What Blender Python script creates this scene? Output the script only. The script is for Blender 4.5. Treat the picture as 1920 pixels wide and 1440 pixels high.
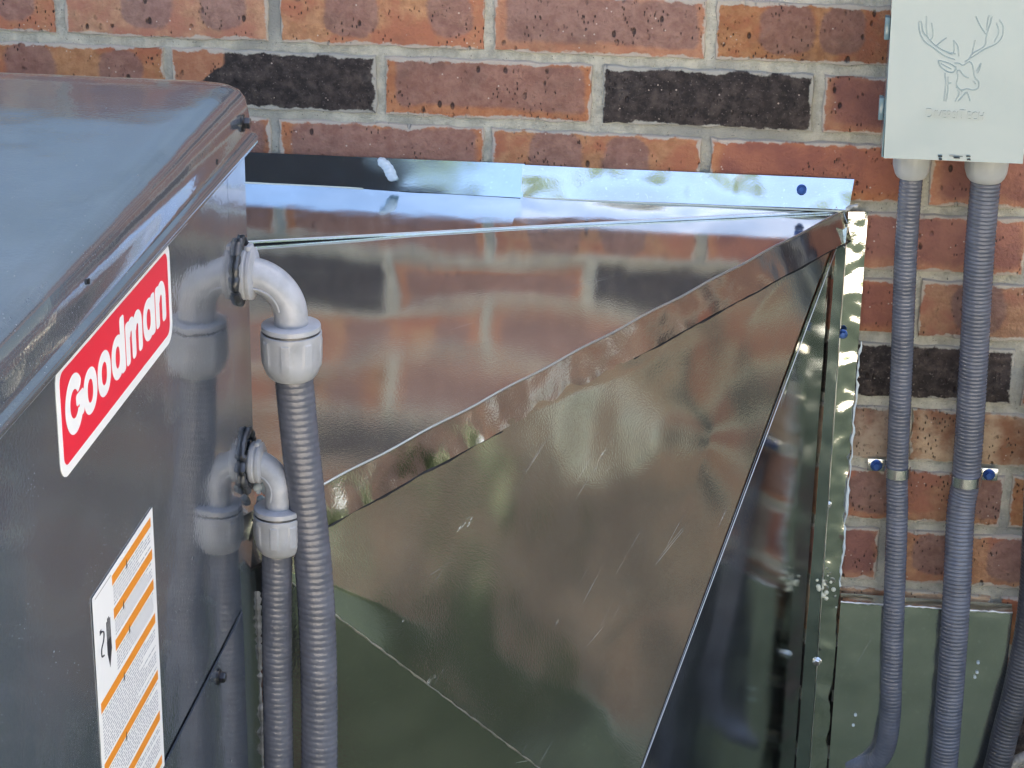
import bpy, bmesh, math, random
from mathutils import Vector, Matrix, noise
random.seed(7)
S = bpy.context.scene
COL = S.collection
for o in list(bpy.data.objects): bpy.data.objects.remove(o)

# ---------------------------------------------------------------- camera
F, PITCH, YAW, ROLL = 4242.32490, 0.368019799, 0.113845030, 0.0144451178
CAM = Vector((0.674196321, -2.15457565, 0.495175838))
cp, sp = math.cos(PITCH), math.sin(PITCH); cy, sy = math.cos(YAW), math.sin(YAW); cr, sr = math.cos(ROLL), math.sin(ROLL)
Mr = Matrix(((cr,-sr,0),(sr,cr,0),(0,0,1))) @ Matrix(((1,0,0),(0,cp,-sp),(0,sp,cp))) @ Matrix(((cy,0,sy),(0,1,0),(-sy,0,cy)))
def w(v): return Vector((v[0], v[2], -v[1]))
right, down, fwd = w(Mr[0]), w(Mr[1]), w(Mr[2])
cd = bpy.data.cameras.new('camera'); cam = bpy.data.objects.new('camera', cd); COL.objects.link(cam)
cam.matrix_world = Matrix(((right[0],-down[0],-fwd[0],CAM[0]),(right[1],-down[1],-fwd[1],CAM[1]),(right[2],-down[2],-fwd[2],CAM[2]),(0,0,0,1)))
cd.sensor_width = 36; cd.lens = F/1920*36; cd.clip_start = .05; cd.clip_end = 400
S.camera = cam
# ---------------------------------------------------------------- world, sun, exposure
SUN_EL, SUN_AZ = math.radians(52), math.radians(12)
W = bpy.data.worlds.new('World'); S.world = W; W.use_nodes = True
nt = W.node_tree; nt.nodes.clear()
sky = nt.nodes.new('ShaderNodeTexSky'); sky.sky_type = 'NISHITA'; sky.sun_disc = False
sky.sun_elevation = SUN_EL; sky.sun_rotation = SUN_AZ; sky.dust_density = 6.0; sky.air_density = 0.75; sky.ozone_density = 0.4
bg = nt.nodes.new('ShaderNodeBackground'); bg.inputs[1].default_value = 0.13
out = nt.nodes.new('ShaderNodeOutputWorld'); nt.links.new(sky.outputs[0], bg.inputs[0]); nt.links.new(bg.outputs[0], out.inputs[0])
sd = bpy.data.lights.new('sun', 'SUN'); sd.energy = 4.6; sd.angle = math.radians(.5); sd.color = (1,.93,.82)
sun = bpy.data.objects.new('sun', sd); COL.objects.link(sun)
sdir = Vector((math.sin(SUN_AZ)*math.cos(SUN_EL), math.cos(SUN_AZ)*math.cos(SUN_EL), math.sin(SUN_EL)))
sun.rotation_euler = sdir.to_track_quat('Z','Y').to_euler(); sun.location = (0,0,8)
S.view_settings.view_transform = 'Standard'; S.view_settings.look = 'None'; S.view_settings.gamma = 1
S.view_settings.use_curve_mapping = False; S.view_settings.exposure = 2.80

# ---------------------------------------------------------------- helpers
GZ = -0.95                       # ground level
V = Vector
class MB:
    def __init__(s): s.v=[]; s.f=[]
    def add(s, vs, fs):
        b=len(s.v); s.v += [tuple(p) for p in vs]; s.f += [tuple(b+i for i in f) for f in fs]; return s
    def box(s, a, b):
        x0,y0,z0=a; x1,y1,z1=b
        return s.add([(x0,y0,z0),(x1,y0,z0),(x1,y1,z0),(x0,y1,z0),(x0,y0,z1),(x1,y0,z1),(x1,y1,z1),(x0,y1,z1)],
                     [(0,3,2,1),(4,5,6,7),(0,1,5,4),(1,2,6,5),(2,3,7,6),(3,0,4,7)])
    def tube(s, pts, rad, seg=16, caps=True, jit=0):
        pts=[V(p) for p in pts]; n=len(pts); rings=[]
        t=(pts[1]-pts[0]).normalized(); a=t.orthogonal().normalized()
        for i,p in enumerate(pts):
            t=(pts[min(i+1,n-1)]-pts[max(i-1,0)]).normalized()
            a=(a-t*a.dot(t)).normalized(); b=t.cross(a)
            r=rad[i] if isinstance(rad,(list,tuple)) else rad
            rings.append([p+(a*math.cos(2*math.pi*k/seg)+b*math.sin(2*math.pi*k/seg))*r*(1+(random.uniform(-jit,jit) if jit else 0)) for k in range(seg)])
        vs=[q for r in rings for q in r]; fs=[]
        for i in range(n-1):
            for k in range(seg):
                k2=(k+1)%seg; fs.append((i*seg+k,i*seg+k2,(i+1)*seg+k2,(i+1)*seg+k))
        if caps:
            fs.append(tuple(range(seg-1,-1,-1))); fs.append(tuple((n-1)*seg+k for k in range(seg)))
        return s.add(vs,fs)
    def lathe(s, c, axis, prof, seg=40, rot=None):
        axis=V(axis).normalized(); a=(V(rot) if rot else axis.orthogonal()).normalized(); b=axis.cross(a); c=V(c); vs=[]; n=len(prof)
        for (r,h) in prof:
            for k in range(seg):
                t=2*math.pi*k/seg; rr=r(t) if callable(r) else r
                vs.append(c+axis*h+(a*math.cos(t)+b*math.sin(t))*rr)
        fs=[(i*seg+k,i*seg+(k+1)%seg,(i+1)*seg+(k+1)%seg,(i+1)*seg+k) for i in range(n-1) for k in range(seg)]
        fs.append(tuple(range(seg-1,-1,-1))); fs.append(tuple((n-1)*seg+k for k in range(seg)))
        return s.add(vs,fs)
    def prism(s, poly, fn, h0, h1):          # poly 2D outline, fn(u,v,h) -> point
        n=len(poly); vs=[fn(u,v,h0) for u,v in poly]+[fn(u,v,h1) for u,v in poly]
        fs=[tuple(range(n-1,-1,-1)),tuple(range(n,2*n))]+[(i,(i+1)%n,n+(i+1)%n,n+i) for i in range(n)]
        return s.add(vs,fs)
    def ring(s, outer, inner, fn, h0, h1):   # two outlines of equal count
        n=len(outer); vs=[fn(u,v,h1) for u,v in outer]+[fn(u,v,h1) for u,v in inner]+[fn(u,v,h0) for u,v in outer]+[fn(u,v,h0) for u,v in inner]
        fs=[]
        for i in range(n):
            j=(i+1)%n; fs += [(i,j,n+j,n+i),(2*n+i,2*n+j,j,i),(n+i,n+j,3*n+j,3*n+i)]
        return s.add(vs,fs)
    def build(s, name, m, parent=None, smooth=35, bevel=0, seg=2):
        me=bpy.data.meshes.new(name); me.from_pydata(s.v,[],s.f)
        bm=bmesh.new(); bm.from_mesh(me); bmesh.ops.recalc_face_normals(bm, faces=bm.faces)
        if bevel: 
            es=[e for e in bm.edges if len(e.link_faces)==2 and e.calc_face_angle(0)>.5]
            bmesh.ops.bevel(bm, geom=es, offset=bevel, segments=seg, affect='EDGES', profile=.5)
        bm.to_mesh(me); bm.free()
        if smooth:
            me.shade_smooth(); 
            try: me.set_sharp_from_angle(angle=math.radians(smooth))
            except Exception: pass
        if getattr(s,'uv',None):
            at=me.attributes.new('sheet','FLOAT_VECTOR','POINT'); at.data.foreach_set('vector',[c for t in s.uv for c in t])
        o=bpy.data.objects.new(name, me); COL.objects.link(o)
        if m: me.materials.append(m)
        if parent: o.parent=parent
        return o
def tag(o, label=None, cat=None, group=None, kind=None):
    if label: o['label']=label
    if cat: o['category']=cat
    if group: o['group']=group
    if kind: o['kind']=kind
    return o
def empty(name, label, cat, group=None):
    e=bpy.data.objects.new(name,None); COL.objects.link(e); e.empty_display_size=.05
    return tag(e,label,cat,group)
def lerp(a,b,t): return V(a)*(1-t)+V(b)*t
def spline(pts, n):
    pts=[V(p) for p in pts]; P=[pts[0]*2-pts[1]]+pts+[pts[-1]*2-pts[-2]]; out=[]
    L=[(pts[i+1]-pts[i]).length for i in range(len(pts)-1)]; T=sum(L)
    for i in range(len(pts)-1):
        k=max(1,int(round(n*L[i]/T)))
        for j in range(k):
            t=j/k; p0,p1,p2,p3=P[i:i+4]
            out.append(.5*((2*p1)+(p2-p0)*t+(2*p0-5*p1+4*p2-p3)*t*t+(3*p1-p0-3*p2+p3)*t**3))
    out.append(pts[-1]); return out
def patch(p00,p10,p11,p01,nu,nv,disp=None,thick=.001):
    """sheet of metal between four corners, pushed along its normal by disp(u,v,point), with real thickness"""
    p00,p10,p11,p01=map(V,(p00,p10,p11,p01)); n=((p10-p00)+(p11-p01)).cross((p01-p00)+(p11-p10)).normalized()
    g=[]
    for j in range(nv+1):
        for i in range(nu+1):
            u=i/nu; v=j/nv; p=(p00*(1-u)+p10*u)*(1-v)+(p01*(1-u)+p11*u)*v
            g.append(p+n*(disp(u,v,p) if disp else 0))
    N=len(g); vs=g+[p-n*thick for p in g]; W_=nu+1; fs=[]
    for j in range(nv):
        for i in range(nu):
            a=j*W_+i; fs.append((a,a+1,a+W_+1,a+W_)); fs.append((N+a,N+a+W_,N+a+W_+1,N+a+1))
    bd=[i for i in range(W_)]+[j*W_+nu for j in range(1,nv+1)]+[nv*W_+i for i in range(nu-1,-1,-1)]+[j*W_ for j in range(nv-1,0,-1)]
    for k in range(len(bd)):
        a=bd[k]; b=bd[(k+1)%len(bd)]; fs.append((a,N+a,N+b,b))
    m=MB(); m.add(vs,fs); lu=((p10-p00).length+(p11-p01).length)/2; lv=((p01-p00).length+(p11-p10).length)/2
    m.uv=[(lu*(i%(nu+1))/nu,lv*((i//(nu+1))%(nv+1))/nv,0) for i in range(N)]*2; return m
def nz(p,s,o=0): return noise.noise(V(p)*s+V((o,o*1.7,-o)))

# ---------------------------------------------------------------- materials
class NT:
    def __init__(s,name):
        s.m=bpy.data.materials.new(name); s.m.use_nodes=True; s.t=s.m.node_tree; s.b=s.t.nodes['Principled BSDF']
    def n(s,typ,**k):
        x=s.t.nodes.new('ShaderNode'+typ)
        for a,v in k.items(): setattr(x,a,v)
        return x
    def l(s,a,b): s.t.links.new(a,b)
    def val(s,x,v):
        if hasattr(v,'is_output'): s.l(v,x)
        else: x.default_value=v
    def math(s,op,a,b=0,c=None,clamp=False):
        x=s.n('Math',operation=op,use_clamp=clamp); s.val(x.inputs[0],a); s.val(x.inputs[1],b)
        if c is not None: s.val(x.inputs[2],c)
        return x.outputs[0]
    def mix(s,f,a,b):
        x=s.n('Mix',data_type='RGBA'); s.val(x.inputs[0],f); s.val(x.inputs[6],a if hasattr(a,'is_output') else (*a,1)); s.val(x.inputs[7],b if hasattr(b,'is_output') else (*b,1)); return x.outputs[2]
    def smooth(s,v,a,b):
        x=s.n('MapRange',interpolation_type='SMOOTHSTEP'); s.val(x.inputs[0],v); s.val(x.inputs[1],a); s.val(x.inputs[2],b); return x.outputs[0]
    def noise(s,vec,scale,det=3,rough=.5,dist=0):
        x=s.n('TexNoise'); s.l(vec,x.inputs['Vector']); x.inputs['Scale'].default_value=scale; x.inputs['Detail'].default_value=det; x.inputs['Roughness'].default_value=rough; x.inputs['Distortion'].default_value=dist; return x.outputs[0]
    def vor(s,vec,scale,feature='F1',rnd=1):
        x=s.n('TexVoronoi',feature=feature); s.l(vec,x.inputs['Vector']); x.inputs['Scale'].default_value=scale; x.inputs['Randomness'].default_value=rnd; return x.outputs['Distance'], x.outputs.get('Color')
    def mapv(s,vec,sc=(1,1,1),rot=(0,0,0)):
        x=s.n('Mapping'); s.l(vec,x.inputs[0]); x.inputs['Scale'].default_value=sc; x.inputs['Rotation'].default_value=rot; return x.outputs[0]
    def bump(s,h,strength,dist,prev=None):
        x=s.n('Bump'); x.inputs['Strength'].default_value=strength; x.inputs['Distance'].default_value=dist; s.l(h,x.inputs['Height'])
        if prev: s.l(prev,x.inputs['Normal'])
        return x.outputs[0]
    def obj(s): return s.n('TexCoord').outputs['Object']
def simple(name,col,rough=.5,metal=0,bs=0,bsc=200,coat=0,spec=.5,var=0,vs=30):
    k=NT(name); c=k.obj()
    k.b.inputs['Base Color'].default_value=(*col,1); k.b.inputs['Roughness'].default_value=rough; k.b.inputs['Metallic'].default_value=metal
    k.b.inputs['Coat Weight'].default_value=coat; k.b.inputs['Coat Roughness'].default_value=.06; k.b.inputs['Specular IOR Level'].default_value=spec
    if bs: k.l(k.bump(k.noise(c,bsc,3),bs,.001),k.b.inputs['Normal'])
    if var:
        f=k.noise(c,vs,4,.6); k.l(k.mix(k.smooth(f,.35,.65),tuple(x*(1-var) for x in col),tuple(min(1,x*(1+var)) for x in col)),k.b.inputs['Base Color'])
    return k.m

def brick_material():
    k=NT('brick')
    a=k.n('Attribute',attribute_name='bl').outputs['Vector']       # position inside the brick (m), z = seed
    par=k.n('Attribute',attribute_name='bp').outputs['Vector']     # x tone, y patch centre, z second patch centre
    sx=k.n('SeparateXYZ'); k.l(a,sx.inputs[0]); px,pz,seed=sx.outputs
    sp_=k.n('SeparateXYZ'); k.l(par,sp_.inputs[0]); tone,c1,c2=sp_.outputs
    cx=k.n('CombineXYZ'); k.l(k.math('ADD',px,k.math('MULTIPLY',seed,3.7)),cx.inputs[0]); k.l(pz,cx.inputs[1]); k.l(seed,cx.inputs[2]); co=cx.outputs[0]
    n1=k.noise(co,22,4,.6); n2=k.noise(co,90,4,.65); n3=k.noise(co,320,3,.6)
    wob=k.math('ADD',k.math('MULTIPLY',k.math('SUBTRACT',n1,.5),.016),k.math('MULTIPLY',k.math('SUBTRACT',n2,.5),.006))
    def rr(cxo,hw,hh,r,soft):      # rounded rectangle mask
        dx=k.math('MAXIMUM',k.math('SUBTRACT',k.math('ABSOLUTE',k.math('SUBTRACT',px,cxo)),hw-r),0)
        dz=k.math('MAXIMUM',k.math('SUBTRACT',k.math('ABSOLUTE',k.math('SUBTRACT',pz,.004)),hh-r),0)
        d=k.math('SUBTRACT',k.math('SQRT',k.math('ADD',k.math('MULTIPLY',dx,dx),k.math('MULTIPLY',dz,dz))),r)
        d=k.math('ADD',d,wob); return k.smooth(d,soft,-soft)
    def is_(t): return k.math('COMPARE',tone,t,.1)
    orange=k.mix(k.smooth(n2,.3,.7),(.34,.145,.056),(.50,.235,.098))
    orange=k.mix(k.smooth(n1,.42,.62),orange,(.38,.125,.055))
    purple=k.mix(k.smooth(n2,.3,.7),(.205,.098,.072),(.30,.155,.114))
    rim=k.mix(k.smooth(n2,.35,.7),(.38,.13,.048),(.45,.185,.075))
    two=k.math('MAXIMUM',rr(c1,.026,.025,.019,.0024),rr(c2,.022,.023,.018,.0024))
    core=rr(0.002,.093,.023,.008,.003)
    redc=k.mix(k.smooth(n1,.35,.65),(.24,.080,.052),(.34,.115,.060))
    dark=k.mix(k.smooth(n2,.35,.75),(.028,.021,.018),(.095,.068,.055))
    dark=k.mix(k.smooth(n3,.60,.72),dark,(.16,.12,.10))
    buff=k.mix(k.smooth(n1,.35,.6),(.27,.12,.06),(.48,.33,.20)); buff=k.mix(k.smooth(n2,.55,.7),buff,(.20,.13,.075))
    col=k.mix(k.math('MULTIPLY',two,.85),orange,purple)                                          # tone 0
    col=k.mix(is_(1),col,k.mix(k.math('MULTIPLY',core,.85),rim,purple))
    col=k.mix(is_(3),col,k.mix(rr(.002,.095,.024,.01,.006),rim,redc))
    col=k.mix(is_(4),col,buff)
    onedark=k.math('SUBTRACT',1,k.math('MULTIPLY',rr(c1,.036,.030,.004,.002),k.smooth(k.math('SUBTRACT',k.math('ADD',pz,k.math('MULTIPLY',wob,1.2)),k.math('MULTIPLY',k.math('ADD',px,.085),.75)),-.012,-.009)))
    dd=k.math('MAXIMUM',is_(2),k.math('MULTIPLY',is_(5),onedark))
    col=k.mix(dd,k.mix(is_(5),col,rim),dark)
    # pits, long dark vertical nicks and pale grains of the clay
    cs=k.mapv(co,(1,.55,1))
    d1,_=k.vor(cs,95); pit=k.math('MULTIPLY',k.smooth(d1,.22,.12),k.smooth(k.noise(co,28,3),.52,.62))
    d2,_=k.vor(k.mapv(co,(1.3,.6,1)),230); pit2=k.math('MULTIPLY',k.smooth(d2,.26,.16),k.smooth(k.noise(co,34,3),.50,.62))
    d3,_=k.vor(co,150); grain=k.math('MULTIPLY',k.smooth(d3,.17,.09),k.smooth(k.noise(k.mapv(co,(1,1,2)),50,2),.56,.6))
    pits=k.math('MAXIMUM',pit,pit2)
    col=k.mix(k.math('MULTIPLY',pits,.85),col,(.035,.022,.018)); col=k.mix(k.math('MULTIPLY',grain,.8),col,(.55,.42,.32))
    # whitish bloom and mortar smeared over the arris
    hv=k.math('FRACT',k.math('MULTIPLY',seed,7.31)); hm_=k.n('HueSaturation'); k.l(k.math('ADD',.84,k.math('MULTIPLY',hv,.26)),hm_.inputs['Value']); k.l(k.math('ADD',.84,k.math('MULTIPLY',k.math('FRACT',k.math('MULTIPLY',seed,3.17)),.14)),hm_.inputs['Saturation']); k.l(col,hm_.inputs['Color']); col=hm_.outputs[0]
    dirt=k.math('MULTIPLY',k.smooth(k.noise(co,9,5,.7),.5,.75),.45); col=k.mix(dirt,col,(.10,.065,.05))
    bloom=k.math('MULTIPLY',k.smooth(k.noise(k.mapv(co,(1,1,1)),14,5,.7),.58,.80),.25); col=k.mix(bloom,col,(.40,.33,.28))
    ex=k.math('SUBTRACT',.1022,k.math('ABSOLUTE',px)); ez=k.math('SUBTRACT',.0285,k.math('ABSOLUTE',pz))
    e=k.math('ADD',k.math('MINIMUM',ex,ez),k.math('MULTIPLY',k.math('SUBTRACT',k.noise(co,42,5,.62),.64),.017))
    sm=k.math('MULTIPLY',k.smooth(e,.0008,-.0012),.8); col=k.mix(sm,col,(.47,.43,.35))
    k.l(col,k.b.inputs['Base Color']); k.b.inputs['Roughness'].default_value=.86; k.b.inputs['Specular IOR Level'].default_value=.3
    h=k.math('ADD',k.math('MULTIPLY',n2,.6),k.math('MULTIPLY',n3,.45)); h=k.math('SUBTRACT',h,k.math('MULTIPLY',pits,1.2))
    k.l(k.bump(h,1.0,.0030),k.b.inputs['Normal']); return k.m
def mortar_material():
    k=NT('mortar'); c=k.obj(); n=k.noise(c,60,5,.65); n2=k.noise(c,420,3,.6); n4=k.noise(c,9,3)
    col=k.mix(k.smooth(n,.3,.7),(.36,.335,.265),(.60,.55,.43)); col=k.mix(k.smooth(n4,.5,.7),col,(.30,.285,.24)); col=k.mix(k.smooth(n2,.63,.75),col,(.12,.11,.095))
    k.l(col,k.b.inputs['Base Color']); k.b.inputs['Roughness'].default_value=.95
    k.l(k.bump(k.math('ADD',n,n2),.8,.0025),k.b.inputs['Normal']); return k.m
def galv_material(name,rough,grain,scr,tint=(.66,.68,.68),wave=0.0,gs=520,rot=.5,smear=0,veil=0):
    k=NT(name); c=k.obj(); n=k.noise(c,18,4,.6); g=k.noise(c,gs,2,.5)
    # fine scratches in two directions
    sc_=k.n('Attribute',attribute_name='sheet').outputs['Vector']
    def lines(a_,f1,f2): return k.noise(k.mapv(k.mapv(sc_,(1,1,1),(0,0,a_)),(f1,f2,1)),1,1)
    s1=lines(rot*.8,700,8); s2=lines(rot*.8+.5,560,5)
    gate=k.smooth(k.noise(c,9,3),.53,.70)
    sc=k.math('MULTIPLY',k.math('MAXIMUM',k.smooth(s1,.69,.75),k.smooth(s2,.70,.76)),k.math('ADD',k.math('MULTIPLY',gate,.85),.08))
    sc=k.math('MULTIPLY',sc,scr)
    sm=k.math('MULTIPLY',k.smooth(k.noise(k.mapv(k.mapv(sc_,(1,1,1),(0,0,rot*.8)),(3.6,1,1)),13,6,.75),.635,.72),smear)
    base=k.mix(k.smooth(n,.3,.7),tuple(x*.90 for x in tint),tint)
    base=k.mix(k.smooth(k.noise(c,260,2),.64,.72),base,tuple(min(1,x*1.08) for x in tint))
    mk=k.math('MAXIMUM',sc,sm); base=k.mix(mk,base,(.62,.64,.66)); k.l(base,k.b.inputs['Base Color'])
    k.l(k.math('SUBTRACT',1-veil,k.math('MULTIPLY',mk,.55)),k.b.inputs['Metallic'])
    r=k.math('ADD',rough,k.math('MULTIPLY',k.math('SUBTRACT',n,.5),rough*.5)); r=k.math('ADD',r,k.math('MULTIPLY',mk,.3)); k.l(r,k.b.inputs['Roughness'])
    b=k.bump(g,grain,.0006)
    if wave: b=k.bump(k.noise(c,28,1,.3),wave,.004,b)
    k.l(b,k.b.inputs['Normal']); return k.m
def paint_material():
    k=NT('dark_grey_paint'); c=k.obj(); n=k.noise(c,300,2); n0=k.noise(c,9,4,.6)
    d,_=k.vor(c,330); dust=k.math('MULTIPLY',k.smooth(d,.13,.05),k.smooth(k.noise(c,30,3),.52,.62))
    lint=k.math('MULTIPLY',k.smooth(k.noise(k.mapv(c,(500,90,120)),1,1),.76,.8),k.smooth(k.noise(c,14,2),.5,.6))
    base=k.mix(k.smooth(n0,.35,.7),(.064,.078,.100),(.084,.099,.124)); mk=k.math('MAXIMUM',k.math('MULTIPLY',dust,.8),k.math('MULTIPLY',lint,.3))
    base=k.mix(mk,base,(.42,.44,.46)); k.l(base,k.b.inputs['Base Color'])
    k.l(k.math('ADD',.16,k.math('MULTIPLY',mk,.4)),k.b.inputs['Roughness']); k.b.inputs['Specular IOR Level'].default_value=.6
    k.b.inputs['Coat Weight'].default_value=1.0; k.b.inputs['Coat Roughness'].default_value=.045
    b=k.bump(n,.10,.0006); b=k.bump(k.noise(c,9,2),.30,.006,b); k.l(b,k.b.inputs['Normal']); k.l(b,k.b.inputs['Coat Normal']); return k.m

M_brick=brick_material(); M_mortar=mortar_material(); M_paint=paint_material()
M_top=galv_material('galvanised_top_sheet',.085,.06,.5,(.74,.72,.65),veil=.07,smear=.12)
M_front=galv_material('galvanised_front_sheet',.10,.11,.8,(.60,.635,.54),smear=.70,gs=650,veil=.05,rot=.45)
M_side=galv_material('galvanised_side_sheet',.10,.10,.3,(.55,.57,.57))
M_flash=galv_material('galvanised_bright',.12,.12,.25,(.74,.78,.80),wave=.25)
M_hammer=galv_material('galvanised_flange',.06,.1,.1,(.74,.75,.72),wave=1.0)
M_lower=galv_material('galvanised_dull',.14,.10,.35,(.80,.82,.80),wave=.35,smear=.3)
M_edge=simple('cut_metal_edge',(.70,.70,.68),.35,1)
M_pvc=simple('light_grey_pvc',(.37,.378,.405),.30,0,.16,220,var=.11,vs=55)
M_pvcw=simple('pale_grey_pvc',(.42,.42,.41),.35,0,.1,260,var=.05)
M_cond=simple('grey_flexible_pvc',(.112,.118,.148),.24,0,.18,500,var=.14,vs=40,spec=.6)
M_cond2=simple('dark_flexible_pvc',(.060,.060,.070),.38,0,.15,500,var=.2,vs=30)
M_caulk=simple('black_sealant',(.035,.038,.045),.32,0,.9,140,spec=.7)
M_caulkg=simple('grey_sealant',(.40,.40,.39),.5,0,.9,160,var=.3,vs=90)
M_silic=simple('clear_silicone',(.62,.68,.70),.22,0,.4,80)
M_screwb=simple('blue_screw',(.030,.085,.28),.28,.5)
M_screwk=simple('black_screw',(.012,.013,.018),.2,.3,coat=.5)
M_zinc=simple('zinc',(.70,.72,.74),.25,1)
M_white=simple('sticker_white',(.87,.87,.87),.35); M_red=simple('sticker_red',(.80,.016,.045),.35)
M_orange=simple('label_orange',(.83,.29,.02),.4); M_ink=simple('ink_black',(.03,.03,.04),.5); M_gink=simple('ink_grey',(.36,.37,.43),.5)
M_box=simple('box_paint',(.205,.290,.298),.09,0,.06,240,coat=.3)
M_hole=simple('hole_dark',(.01,.01,.012),.6)

# ---------------------------------------------------------------- ground and surroundings (seen in the metal)
def ground_material(name,c1,c2,s=30,b=.02):
    k=NT(name); c=k.obj(); n=k.noise(c,s,5,.7); n2=k.noise(c,1.2,3)
    col=k.mix(k.smooth(n,.3,.7),c1,c2); col=k.mix(k.smooth(n2,.4,.7),col,tuple((x+y)*.42 for x,y in zip(c1,c2))); k.l(col,k.b.inputs['Base Color']); k.b.inputs['Roughness'].default_value=.9
    k.l(k.bump(n,.8,b),k.b.inputs['Normal']); return k.m
def sheet(name,x0,x1,y0,y1,z,m,kind='structure'):
    b=MB(); b.box((x0,y0,z-.05),(x1,y1,z)); o=b.build(name,m,smooth=0); o['kind']=kind; return o
sheet('ground',-60,60,-90,30,GZ,ground_material('lawn',(.075,.095,.045),(.155,.175,.095),25))
sheet('mulch_bed',-4,.62,-1.25,-.02,GZ+.03,ground_material('mulch',(.07,.045,.03),(.17,.12,.08),60))
sheet('patio',-5,7.5,-8.2,-2.35,GZ+.02,ground_material('patio_concrete',(.50,.45,.37),(.60,.55,.46),12,.004))

# ---------------------------------------------------------------- brick wall
wall=empty('brick_wall','red and dark brick house wall with pale mortar behind everything','wall')
BW,BH=.2142,.0677; BX=-.028; HW,HH=.1022,.0288
tones={(0,-1):(0,.02,.06),(0,0):(0,-.018,.058),(0,1):(0,-.03,.068),(0,2):(1,0,0),(0,3):(0,-.035,.02),(0,4):(1,0,0),
 (1,-.5):(0,-.035,.06),(1,.5):(5,-.085,0),(1,1.5):(1,0,0),(1,2.5):(2,0,0),(1,3.5):(3,0,0),(1,4.5):(0,.0,.06),
 (2,0):(1,0,0),(2,1):(1,0,0),(2,2):(0,-.04,.03),(2,3):(3,0,0),(2,4):(3,0,0),
 (3,3.5):(3,0,0),(3,4.5):(1,0,0),(4,3):(3,0,0),(4,4):(0,-.045,.06),(5,3.5):(2,0,0),(5,4.5):(3,0,0),(5,2.5):(3,0,0),
 (6,3):(4,0,0),(6,4):(4,0,0),(7,3.5):(0,-.03,.09),(7,4.5):(0,0,.05),(7,2.5):(3,0,0),(8,3):(3,0,0),(8,4):(0,.02,-.06),(8,5):(1,0,0),
 (-1,.5):(0,.0,.06),(-1,1.5):(1,0,0),(-1,2.5):(0,-.04,.04),(-1,3.5):(2,0,0)}
xoff={(8,3):-.012,(8,4):-.006,(7,3.5):.002,(0,1):.0015}
def rtone(r,k):
    rd=random.Random(r*131+int(k*2)*17); t=rd.random()
    if t<.34: return (0,rd.uniform(-.05,-.02),rd.uniform(.02,.06))
    if t<.60: return (1,0,0)
    if t<.78: return (3,0,0)
    if t<.94: return (2,0,0)
    return (4,0,0)
def brick_geo(r,k,fine):
    """one rounded brick with a ragged arris: verts (local x, y depth, z) and faces"""
    rd=random.Random(r*977+int(k*2)*31+5); hw=HW+rd.uniform(-.0015,.0008); hh=HH+rd.uniform(-.001,.0006)
    nx,nzv=(16,5) if fine else (1,1); per=[]
    for i in range(nx): per.append((-hw+2*hw*i/nx,-hh))
    for i in range(nzv): per.append((hw,-hh+2*hh*i/nzv))
    for i in range(nx): per.append((hw-2*hw*i/nx,hh))
    for i in range(nzv): per.append((-hw,hh-2*hh*i/nzv))
    j=.0013 if fine else 0; n=len(per); vs=[]
    jit=[(rd.uniform(-j,j),rd.uniform(-j,j)) for _ in per]
    for d,ins in ((.055,.0),(.0022,.0),(.0006,.0008),(0,.0030)):
        for (x,z),(a,b) in zip(per,jit):
            sx=max(-1,min(1,x/hw)); sz=max(-1,min(1,z/hh))
            ex=x-(ins if x>0 else -ins)*(1 if abs(x)>hw-.004 else 0)+a*(1 if d<.05 else 0); ez=z-(ins if z>0 else -ins)*(1 if abs(z)>hh-.004 else 0)+b
            vs.append((ex,d,ez))
    fs=[(q*n+i,q*n+(i+1)%n,(q+1)*n+(i+1)%n,(q+1)*n+i) for q in range(3) for i in range(n)]
    fs.append(tuple(3*n+i for i in range(n)))
    return vs,fs
def brick_mesh(items,name):
    vs=[];fs=[];bl=[];bp=[]
    for (r,k,fine,rel) in items:
        v,f=brick_geo(r,k,fine); b=len(vs); rd=random.Random(r*7+int(k*2)*3); seed=rd.uniform(0,40); t=tones.get((r,k)) or rtone(r,k)
        cx,cz=(BX+(k+.5)*BW,-(r-.5)*BH) if rel else (0,0)
        dy=rd.uniform(-.0012,.0012); tl=rd.uniform(-.004,.004)
        for p in v:
            vs.append((p[0]+cx,p[1]+dy+p[0]*tl,p[2]+cz)); bl.append((p[0],p[2],seed)); bp.append(t)
        fs += [tuple(b+i for i in q) for q in f]
    me=bpy.data.meshes.new(name); me.from_pydata(vs,[],fs)
    bm=bmesh.new(); bm.from_mesh(me); bmesh.ops.recalc_face_normals(bm,faces=bm.faces); bm.to_mesh(me); bm.free()
    for nm,data in (('bl',bl),('bp',bp)):
        at=me.attributes.new(nm,'FLOAT_VECTOR','POINT'); at.data.foreach_set('vector',[c for t in data for c in t])
    me.shade_smooth(); me.set_sharp_from_angle(angle=math.radians(40)); me.materials.append(M_brick)
    return me
fillb=[]
for r in range(-4,14):
    for i in range(-24,31):
        k=i+(.5 if r%2 else 0)
        # joints sit at k*BW; rows alternate by half a brick
        vis=(-1<=r<=8) and (-1.2<=k<=4.6) and not (r>=3 and k<2.9)
        if vis:
            o=bpy.data.objects.new('brick',brick_mesh([(r,k,True,False)],'brick')); COL.objects.link(o); o.parent=wall
            o.location=(BX+(k+.5)*BW+xoff.get((r,k),0),0,-(r-.5)*BH)
        else: fillb.append((r,k,(-8<=r<=9 and -3<k<7),True))
o=bpy.data.objects.new('brick_courses',brick_mesh(fillb,'brick_courses')); COL.objects.link(o); o.parent=wall; o['kind']='stuff'
nb=MB(); 
def mort(u,v,p): return .0012*nz(p,120)+.0010*nz(p,45,3)
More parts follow.
